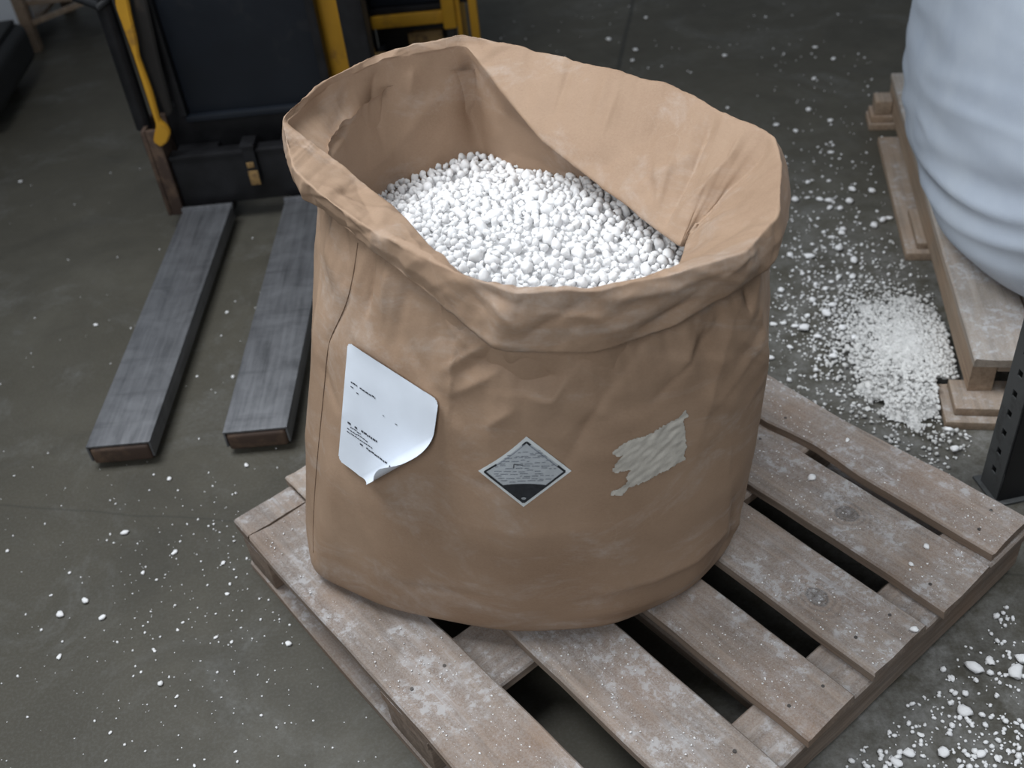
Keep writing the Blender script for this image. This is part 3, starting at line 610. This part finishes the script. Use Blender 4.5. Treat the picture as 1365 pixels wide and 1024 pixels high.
# bulk bag
bb = empty('bulk_bag', (A2[0], A2[1], .144), Y2, 'big bulging white woven bulk bag standing on pale pallet', 'bulk bag')
NB = 200; prof = [(0.0015, .0), (.0015, .84), (.004, .90), (.025, .955), (.09, 1.045), (.2, 1.085), (.38, 1.09), (.60, 1.065), (.82, 1.03), (.97, .96), (1.03, .84), (1.05, .5), (1.055, .08)]
zz = []; 
for (a, b) in zip(prof[:-1], prof[1:]):
    m = max(3, int((abs(b[0] - a[0]) + abs(b[1] - a[1]) * .4) * 90))
    for k in range(m): zz.append((a[0] + (b[0] - a[0]) * k / m, a[1] + (b[1] - a[1]) * k / m))
zz = gauss(np.array(zz), 3, 0, False); zz[:, 0] = np.maximum(zz[:, 0], .0012)
BCX, BCY, BHX, BHY = .53, .715, .545, .665
Gw = np.zeros((len(zz), NB, 3))
for i, (z, s) in enumerate(zz):
    for j in range(NB):
        th = 2 * math.pi * j / NB; e = 2 / 3.0; cx, sy = math.cos(th), math.sin(th)
        Gw[i, j] = (BCX + s * BHX * math.copysign(abs(cx) ** e, cx), BCY + s * BHY * math.copysign(abs(sy) ** e, sy), z)
Nw = normals(Gw); Nw = Nw if (Nw[30] * (Gw[30] - (BCX, BCY, .3))).sum() > 0 else -Nw
D = np.zeros(Gw.shape[:2])
for i in range(Gw.shape[0]):
    for j in range(NB):
        x, y, z = Gw[i, j]
        D[i, j] = .003 * noise.noise(Vector((x * 3, y * 3, z * 4))) + .022 * (.4 - abs(noise.noise(Vector((x * 2.0 + 3, y * 2.0, z * 13 + y * 3))))) * min(1, max(0, (.55 - z) / .25)) * min(1, max(0, z / .06)) + .0015 * noise.noise(Vector((x * 4, y * 4, z * 22)))
Gw += Nw * D[..., None]; Gw[:, :, 2] = np.maximum(Gw[:, :, 2], .0012)
link('bag_body', grid_mesh('bag_body', Gw), MWOV, bb, True)
BVW = BVHTree.FromPolygons([tuple(q) for q in Gw.reshape(-1, 3)], [tuple(p.vertices) for p in bpy.data.meshes['bag_body'].polygons])
sp = []
for k in range(14):
    z = .42 - k * .029; h = BVW.find_nearest(Vector((BCX - BHX * .62, BCY - BHY * 1.0, z))); sp.append(h[0] + h[1] * .002)
tube('seam_thread', sp, .0022, MBLUE, bb, 6)
tube('seam_fold', [p + Vector((.012, -.002, 0)) for p in sp], .009, MWOV, bb, 8)

# ------------------------------------------------------------------ grey perforated rack post
PG = P(1324, 655, 0); post = empty('rack_post', (PG[0] - .012, PG[1] + .03, 0), math.radians(6), 'dark grey perforated steel rack post by the pale pallet', 'post')
def perforated(name, w, h, th, rows, cols, hw, hh, mat, parent):   # a plate with real slots
    bm = bmesh.new(); xs = [0]; 
    for c in cols: xs += [c - hw / 2, c + hw / 2]
    xs.append(w); zs = [0]
    for r in rows: zs += [r - hh / 2, r + hh / 2]
    zs.append(h); vv = {}
    for i, x in enumerate(xs):
        for k, z in enumerate(zs): vv[i, k] = bm.verts.new((x, 0, z))
    for i in range(len(xs) - 1):
        for k in range(len(zs) - 1):
            if i % 2 == 1 and k % 2 == 1: continue
            bm.faces.new((vv[i, k], vv[i + 1, k], vv[i + 1, k + 1], vv[i, k + 1]))
    r = bmesh.ops.extrude_face_region(bm, geom=bm.faces[:]); bmesh.ops.translate(bm, vec=(0, th, 0), verts=[v for v in r['geom'] if isinstance(v, bmesh.types.BMVert)])
    bmesh.ops.recalc_face_normals(bm, faces=bm.faces); return bmo(name, bm, mat, parent)
fr = perforated('post_face', .060, 1.7, .003, [.06 + .05 * k for k in range(33)], [.030], .014, .016, MGREY, post); fr.rotation_euler = (0, 0, math.radians(90)); fr.location = (0, -.06, .006)
box('post_front', (.0005, -.064, .006), (.085, -.0605, 1.7), MBLK, post, .001); box('post_back', (.0005, .0005, .006), (.085, .004, 1.7), MBLK, post, .001)
box('foot_plate', (-.012, -.075, 0), (.10, .015, .0058), MGREY, post, .001)

# ------------------------------------------------------------------ forklift front
FY = math.radians(-2.7); FO = (-.66, 2.98, 0)
fk = empty('forklift', FO, FY, 'black and yellow forklift front with two worn steel forks lowered to the floor', 'forklift')
def fork(xc, y0):
    f = empty('fork'); f.parent = fk; W2 = .076; L0, L1 = y0, -.03
    bm = bmesh.new(); t = .005                       # hollow sleeve: top, two sides
    bbox(bm, (xc - W2, L0, .064), (xc + W2, L1, .070), .002); bbox(bm, (xc - W2, L0, .024), (xc - W2 + t, L1, .0645), .001); bbox(bm, (xc + W2 - t, L0, .024), (xc + W2, L1, .0645), .001)
    sl = bmo('sleeve', bm, MFK, f, True, 40)
    bm = bmesh.new(); bbox(bm, (xc - W2 + .0055, L0 - .003, .014), (xc + W2 - .0055, -.02, .0625), .010, 3); bmo('fork_tine', bm, MRUST, f, True, 50)
    bm = bmesh.new(); bbox(bm, (xc - W2 - .004, L1 - .018, .060), (xc + W2 + .004, L1, .076), .003); bmo('sleeve_collar', bm, MFK, f, True, 40)
    box('fork_shank', (xc - W2 + .012, -.018, .016), (xc + W2 - .012, .030, .062), MBLK, f, .006); box('fork_heel', (xc - W2 + .012, .0305, .016), (xc + W2 - .012, .075, .236), MBLK, f, .006)
    box('tip_rest', (xc - W2 + .03, L0 + .02, .0), (xc + W2 - .03, L0 + .14, .0158), MRUST, f, .004)
fork(-.215, -1.125); fork(.107, -1.118)
# carriage
CW0, CW1 = -.325, .345
box('lower_carriage_bar', (CW0 + .032, -.012, .066), (CW1 - .024, .028, .225), MBLK, fk, .006); box('bar_top_ledge', (CW0 + .032, -.020, .2255), (CW1 - .024, .028, .240), MBLK, fk, .004)
box('dark_back_bar', (CW0 + .032, .082, .20), (CW1 - .024, .12, .36), MBLK, fk, .005)
for s in (CW0 - .022, CW1 - .022):                  # cheeks, hollow at the top
    bm = bmesh.new(); bbox(bm, (s, -.03, .048), (s + .014, .10, .335), .005); bbox(bm, (s + .0145, -.03, .048), (s + .052, -.012, .335), .005); bbox(bm, (s + .0145, .080, .048), (s + .052, .10, .335), .004); bbox(bm, (s + .0145, -.0115, .048), (s + .050, .0795, .285), .003); bmo('side_cheek', bm, MRUST, fk, True, 40)
lt_ = empty('fork_latch'); lt_.parent = fk
box('latch_body', (-.062, -.034, .135), (-.026, -.0205, .250), MBLK, lt_, .004); box('latch_paint', (-.060, -.0375, .130), (-.030, -.0345, .178), MTAN, lt_, .001); box('latch_paint', (-.058, -.0375, .188), (-.036, -.0345, .206), MTAN, lt_, .001); box('latch_cap', (-.066, -.038, .2505), (-.022, .03, .263), MBLK, lt_, .003)
# load backrest plate and frame
bp = box('backrest_plate', (-.218, .07, .335), (.205, .082, 1.25), MNAVY, fk, .003); box('plate_bottom_flange', (-.225, .045, .316), (.215, .085, .3345), MNAVY, fk, .004)
for (a, b) in ((-.245, -.2185), (.2055, .232)): box('plate_side_flange', (a, .045, .336), (b, .09, 1.25), MBLK, fk, .004)
# hydraulic cylinder and hoses, left
def q3(px, py, Y):
    d = FW * FPX + RT * (px - IW / 2) - UP * (py - IH / 2); t = Y / d[1]; return Vector((d[0] * t, Y, CAMH + d[2] * t))
fi = (Matrix.Translation(FO) @ Matrix.Rotation(FY, 4, 'Z')).inverted()
def loc(px, py, Y): return fi @ q3(px, py, Y)
a, b = loc(193, 170, 3.03), loc(138, 5, 3.03); tube('lift_cylinder', [a, a.lerp(b, .5), b, a.lerp(b, 1.8)], .0245, MBLK, fk, 20); a2 = loc(196, 182, 3.03); tube('cylinder_rod', [a2 - Vector((0, 0, .06)), a2], .017, MBLK, fk, 14)
tube('hydraulic_hose', [loc(100, -4, 3.06), loc(118, 2, 3.04), loc(132, 8, 3.0), loc(142, 2, 3.02), loc(140, -30, 3.04)], .014, MRUB, fk, 10)
# yellow lever with rounded foot (left)
def slab(name, pts, Y0, th, mat):
    bm = bmesh.new(); vs_ = [bm.verts.new(loc(x, y, Y0)) for x, y in pts]; f = bm.faces.new(vs_); r = bmesh.ops.extrude_face_region(bm, geom=[f]); bmesh.ops.translate(bm, vec=(0, th, 0), verts=[v for v in r['geom'] if isinstance(v, bmesh.types.BMVert)]); bmesh.ops.recalc_face_normals(bm, faces=bm.faces)
    bmesh.ops.bevel(bm, geom=bm.edges[:], offset=.004, segments=2, affect='EDGES'); return bmo(name, bm, mat, fk, True, 40)
slab('yellow_lever', [(204,190),(206,176),(208,168),(193,122),(178,76),(165,40),(154,10),(152,-12),(168,-12),(174,20),(182,54),(185,76),(202,122),(213,162),(221,168),(227,178),(223,190),(214,197)], 2.955, .020, MYEL)
slab('lever_guard', [(222,158),(206,118),(190,74),(180,20),(176,-12),(192,-12),(212,80),(230,150)], 3.0, .02, MBRN)
# mast channels, right and left
box('yellow_mast_bar', (.222, .10, .30), (.292, .15, 1.5), MYEL, fk, .004); box('black_mast_channel', (.2925, .06, .06), (.362, .17, 1.6), MBLK, fk, .006)
slab('yellow_side_plate', [(468,-30),(478,80),(486,100),(505,95),(493,50),(478,12),(474,-30)], 3.16, .03, MYEL)
box('black_mast_channel', (-.352, .125, .06), (-.25, .23, 1.6), MBLK, fk, .006); box('cross_member', (-.249, .155, .20), (.2915, .19, .30), MBLK, fk, .004)
box('mast_back_panel', (-.249, .195, .31), (.2915, .21, 1.5), MBLK, fk, .002)

# ------------------------------------------------------------------ yellow machine behind
ym = empty('yellow_machine', (-.20, 3.86, 0), math.radians(-4), 'worn yellow and black machine frame standing behind the paper sack', 'machine')
box('front_beam', (-.155, 0, .222), (.112, .05, .268), MYEL, ym, .005); box('black_cover', (-.155, .03, .290), (.112, .34, .70), MNAVY, ym, .008, 3); box('cover_shelf', (-.155, .012, .2685), (.112, .34, .2895), MBLK, ym, .002)
box('lower_panel', (-.150, .06, .03), (.108, .30, .2215), MBRN, ym, .004); box('worn_guard', (-.03, .030, .13), (.10, .058, .185), MTAN, ym, .004)
box('yellow_upright', (.1125, -.02, .205), (.160, .05, .80), MYEL, ym, .006); box('upright_foot', (.120, -.012, .02), (.152, .045, .2045), MBRN, ym, .004); box('black_upright', (-.215, -.02, .02), (-.1555, .08, .80), MBLK, ym, .006)
box('side_fin', (.1605, .0, .02), (.178, .30, .72), MYEL, ym, .004); box('outer_post', (.208, .02, .0195), (.240, .06, .72), MYEL, ym, .006); box('tie_bar', (.1785, .03, .28), (.2075, .05, .32), MBLK, ym, .003)
box('base_rail', (-.22, -.02, 0), (.25, .30, .0195), MBLK, ym, .003)
tube('brake_roller', [(-.155, -.045, .13), (-.11, -.045, .13)], .022, MTAN, ym, 16); box('roller_arm', (-.145, -.044, .131), (-.12, .0595, .15), MBLK, ym, .002)

# ------------------------------------------------------------------ top-left corner things
bn = empty('black_bin', (-2.125, 4.13, 0), math.radians(2), 'low black rounded bin on castors near the wooden stand', 'bin')
bm = bmesh.new(); bbox(bm, (-.32, -.32, .06), (.32, .32, .225), .05, 5); bmo('bin_body', bm, MRUB, bn, True, 50); box('bin_rim', (-.29, -.29, .2255), (.29, .29, .245), MRUB, bn, .015)
for (x, y) in ((-.2, -.2), (.2, -.2), (-.2, .2), (.2, .2)): tube('castor', [(x - .02, y, .030), (x + .02, y, .030)], .030, MRUB, bn, 14)
ws = empty('wooden_stand', (-1.925, 4.70, 0), math.radians(-2), 'rough wooden trestle stand beside the black bin', 'stand')
for (x, y) in ((-.02, 0), (.48, .0), (-.02, .5), (.48, .5), (-.50, .0), (-.50, .5)): box('leg', (x, y, 0), (x + .048, y + .045, .50), MWS, ws, .003)
for y in (.047, .20, .353): box('shelf_board', (-.02, y, .19), (.528, y + .147, .212), MWS, ws, .003)
box('low_shelf', (-.50, .05, .060), (-.022, .49, .080), MWS, ws, .003); box('foot_rail', (-.452, .006, 0), (-.0205, .04, .045), MWS, ws, .003)
tube('brace', [(.03, .02, .125), (.25, .02, .18), (.479, .02, .24)], .014, MWS, ws, 4)
for y in (0.0, .5): box('top_rail', (-.50, y, .5005), (.53, y + .045, .55), MWS, ws, .003)
pc = empty('white_parcel', (-2.075, 4.80, .0804), math.radians(-2), 'white wrapped parcel standing on the low shelf of the wooden stand', 'parcel')
bm = bmesh.new(); bbox(bm, (-.10, -.03, 0), (.118, .12, .24), .012, 3); bmo('parcel_body', bm, MPARCEL, pc, True, 40); box('parcel_tape', (-.02, -.0315, .01), (.02, -.0303, .23), MLAB, pc, 0)

# ------------------------------------------------------------------ spilled granules and powder
def heap2(x, y):      # the pile beside the pale pallet
    c, s = math.cos(Y2), math.sin(Y2); dx, dy = x - .955, y - 1.90; a, b = dx * c + dy * s, -dx * s + dy * c
    q = (a / .150) ** 2 + (b / .255) ** 2; return .055 * math.exp(-q * 1.25)
rs = random.Random(77)
def blocked(x, y):     # keep spill out of the two pallets' footings, post, forks
    lx, ly = x - A2[0], y - A2[1]; c, s = math.cos(-Y2), math.sin(-Y2); ax, ay = lx * c - ly * s, lx * s + ly * c
    if ax > -.075 and -.085 < ay < .08 or ax > -.06 and (.58 < ay < 1.28 or 1.34 < ay < 1.5) or ax > .0: return True
    lx, ly = x - PO[0], y - PO[1]; c, s = math.cos(-PYAW), math.sin(-PYAW); bx, by = lx * c - ly * s, lx * s + ly * c
    if -.02 < bx < 1.10 and -.015 < by < 1.10: return True
    if -.05 < x - PG[0] and abs(y - PG[1]) < .1: return True
    return False
def blocked2(x, y):
    lx, ly = x - A2[0], y - A2[1]; c, s = math.cos(-Y2), math.sin(-Y2); ax, ay = lx * c - ly * s, lx * s + ly * c
    if ax > -.056 and -.08 < ay < .066 or ax > -.001 or ax > -.054 and ay > .594: return True
    lx, ly = x - PO[0], y - PO[1]; c, s = math.cos(-PYAW), math.sin(-PYAW); bx, by = lx * c - ly * s, lx * s + ly * c
    return -.01 < bx < 1.09 and -.01 < by < 1.095 or y < 1.56 and x > .90
# heap surface
hx = np.linspace(.62, 1.30, 150); hy = np.linspace(1.42, 2.45, 200); hv = []; hid_ = {}; hf = []
for j, y in enumerate(hy):
    for i, x in enumerate(hx):
        h = heap2(x, y); n_ = .011 * noise.fractal(Vector((x * 14, y * 14, 2)), .9, 2, 4); h2 = h * 1.05 - .013 + n_ + .004 * noise.noise(Vector((x * 95, y * 95, 7)))
        if h2 > -.003 and heap2(x, y) > .016 + .012 * noise.noise(Vector((x * 18, y * 18, 3))) and not blocked2(x, y): hid_[(i, j)] = len(hv); hv.append((x, y, max(h2, -.002)))
for (i, j), k in hid_.items():
    q = [(i, j), (i + 1, j), (i + 1, j + 1), (i, j + 1)]
    if all(c in hid_ for c in q): a, b, c, d = [hid_[c] for c in q]; hf += [(a, b, c), (a, c, d)]
bits = []
for _ in range(7500):
    a, r = rs.uniform(0, 6.283), abs(rs.gauss(0, 1)); x = .945 + math.cos(a) * r * .125 + rs.gauss(0, .02); y = 1.90 + math.sin(a) * r * .200
    if x < .55 or blocked2(x, y): continue
    rr = (.0018 + .0062 * rs.random() ** 1.7) * (1 if r < 1 else .8); bits.append((x, y, max(heap2(x, y) - .004, 0) + rr * .35, rr, .75))
tag(joined('spilled_powder_heap', bits, LA1, MPOW, (np.array(hv), np.array(hf))), 'spilled white powder heap on the concrete beside the pale pallet', 'powder', kind='stuff')
crumbs = []
def scatter(n, f, r0, r1):
    k = 0
    while k < n:
        px, py = f(); q = P(px, py, 0); k += 1
        if blocked(q[0], q[1]): continue
        r = r0 + (r1 - r0) * rs.random() ** 2.2; crumbs.append((q[0], q[1], r * .55, r, .7))
scatter(560, lambda: (rs.gauss(1110, 60), rs.gauss(400, 90)), .0016, .0060)      # around the heap
scatter(900, lambda: (rs.uniform(1000, 1365), rs.uniform(770, 1060)), .0014, .0055)   # lower right
scatter(210, lambda: (rs.uniform(1030, 1240), rs.triangular(0, 330, 330)), .0016, .0055)
scatter(120, lambda: (rs.uniform(640, 1230), rs.uniform(0, 180)), .0018, .0050)
scatter(260, lambda: (rs.triangular(0, 430, 330), rs.triangular(600, 1024, 760)), .0010, .0036)
scatter(200, lambda: (rs.uniform(0, 600), rs.uniform(620, 1040)), .0009, .0030)
scatter(60, lambda: (rs.uniform(0, 420), rs.uniform(180, 620)), .0012, .0036)
scatter(200, lambda: (rs.uniform(1030, 1340), rs.uniform(560, 660)), .0016, .0055)
scatter(80, lambda: (rs.gauss(1115, 48), rs.gauss(390, 75)), .0045, .0085)
scatter(130, lambda: (rs.uniform(1130, 1365), rs.uniform(800, 1040)), .0035, .0075)
tag(joined('granule_crumbs', crumbs, LA1, MG), 'tiny white crumbs strewn over the dark concrete floor', 'crumbs', kind='stuff')
# crumbs on the front pallet's boards (own geometry on the top face)
pc_ = []; cth, sth = math.cos(PYAW), math.sin(PYAW)
for _ in range(5600):
    (o, a0, a1, b0, b1) = planks[rs.randrange(6)]; lx, ly = rs.uniform(a0 + .01, a1 - .01), rs.uniform(b0 + .01, b1 - .01)
    if noise.noise(Vector((lx * 6, ly * 6, 5))) < -.1: continue
    x, y = PO[0] + lx * cth - ly * sth, PO[1] + lx * sth + ly * cth
    if inpoly(x, y, [tuple((q - fc) * 1.03 + fc) for q in F1[::8, :2]]): continue
    r = .0005 + .0017 * rs.random() ** 4; pc_.append((x, y, .1452, r, .6))
tag(joined('crumbs_on_pallet', pc_, LA1, MG), 'fine white crumbs dusting the boards of the front pallet', 'crumbs', kind='stuff')
# pebbles that can be told apart, one object each
k = 0; cells = {}
def pebble(px, py, rpx, label, group, z=0.0):
    global k
    q = P(px, py, z + .006); dist = float((q - np.array([0, 0, CAMH])) @ FW); r = rpx * dist / FPX
    if blocked(q[0], q[1]) and z == 0: return
    if not fits(q[0], q[1], r * 1.3): return
    o = bpy.data.objects.new('granule', LM[k % 10]); COL.objects.link(o); o.scale = (r * 1.05, r * .95, r * .72); o.rotation_euler = (0, 0, rs.uniform(0, 6.3)); k += 1
    zm = min(v.co.z for v in LM[(k - 1) % 10].vertices) * r * .72; o.location = (q[0], q[1], z + heap2(q[0], q[1]) * (z == 0) - zm - .0005); tag(o, label, 'granule', group)
LB = 'loose white granule on bare concrete on the forklift side of the sack'; GB = 'loose granules on the forklift side'
for (x, y, r) in [(80,818,5),(113,800,4.6),(136,822,4.2),(78,874,3.8),(213,910,4.2),(166,709,4.2),(232,735,3.8),(297,749,3.2),(225,637,3.6),(9,733,2.8),(190,762,2.8),(328,619,3.2),(384,857,4),(302,790,2.8),(92,762,2.4),(287,848,2.6),(205,866,2.2),(127,432,3),(302,415,2.6),(310,501,2.8),(27,241,2.4),(235,927,2.4),(146,975,2.4),(140,1012,2),(165,991,2.2),(258,1019,2.2),(313,1000,2),(187,894,2),(262,500,2),(54,838,2.2),(308,854,2.4),(67,792,2),(243,828,2),(236,838,2)]: pebble(x, y, r, LB, GB)
LR = 'loose white granule on concrete between the two pallets'; GR = 'loose granules between the two pallets'
for (x, y, r) in [(1118,331,6),(1138,347,5.5),(1079,341,5.5),(1053,339,4.5),(1041,386,5),(1083,400,5),(1109,408,4.5),(1101,420,6.5),(1072,438,6.5),(1090,449,4.5),(1122,442,6),(1060,434,4),(1031,431,4),(1045,430,4),(1122,310,5),(1124,305,4.5),(1105,267,4.5),(1136,252,4.5),(1162,254,4.5),(1136,369,5),(1100,385,4),(1118,369,4),(1137,457,4),(1053,462,4),(1028,476,4.5),(1052,506,4),(1110,478,5),(1177,293,5),(1165,300,5),(1185,290,4.5),(1193,286,5),(1060,266,5),(1093,265,4),(1106,276,4),(1120,277,4.5),(1132,268,6),(1184,273,5),(1190,283,5),(1203,348,5),(1078,146,4.2),(1107,160,3.6),(1035,166,3.2),(1061,174,3.4),(1087,62,3),(1111,78,3.2),(1085,104,3),(1108,202,3.4),(1077,242,3.6),(1105,240,3),(1092,264,3),(970,143,2.6),(811,52,3.4),(847,66,3),(843,80,2.8),(966,73,3),(861,23,2.6),(1214,43,3),(1188,21,2.8),(1165,7,3),(1168,45,2.6)]: pebble(x, y, r, LR, GR)
LQ = 'loose white granule on dusty concrete beyond the cut ends of the pallet boards'; GQ = 'loose granules beyond the board ends'
for (x, y, r) in [(1278,858,8),(1299,890,9),(1250,878,8.5),(1277,800,8),(1332,798,8),(1342,795,8),(1354,895,10),(1363,878,8),(1286,948,10),(1258,1003,9),(1212,1004,7),(1195,1016,7),(1308,1004,6),(1320,880,6),(1287,923,5),(1270,903,4),(1228,978,4),(1330,1010,5),(1345,1000,4),(1300,955,5),(1315,814,5),(1335,770,5)]: pebble(x, y, r, LQ, GQ)
LP = 'white granule resting on a dusty board of the front pallet'; GP = 'granules on the front pallet boards'
for (x, y, r) in [(1082,636,6),(1219,838,5),(1130,585,3),(1235,727,4),(1215,750,3.5)]: pebble(x, y, r, LP, GP, .1448)
LS = 'white granule lying at the foot of the grey rack post'; GS = 'granules by the rack post'
for (x, y, r) in [(1272,601,6),(1304,620,6.5),(1312,643,7),(1264,577,4)]: pebble(x, y, r, LS, GS)
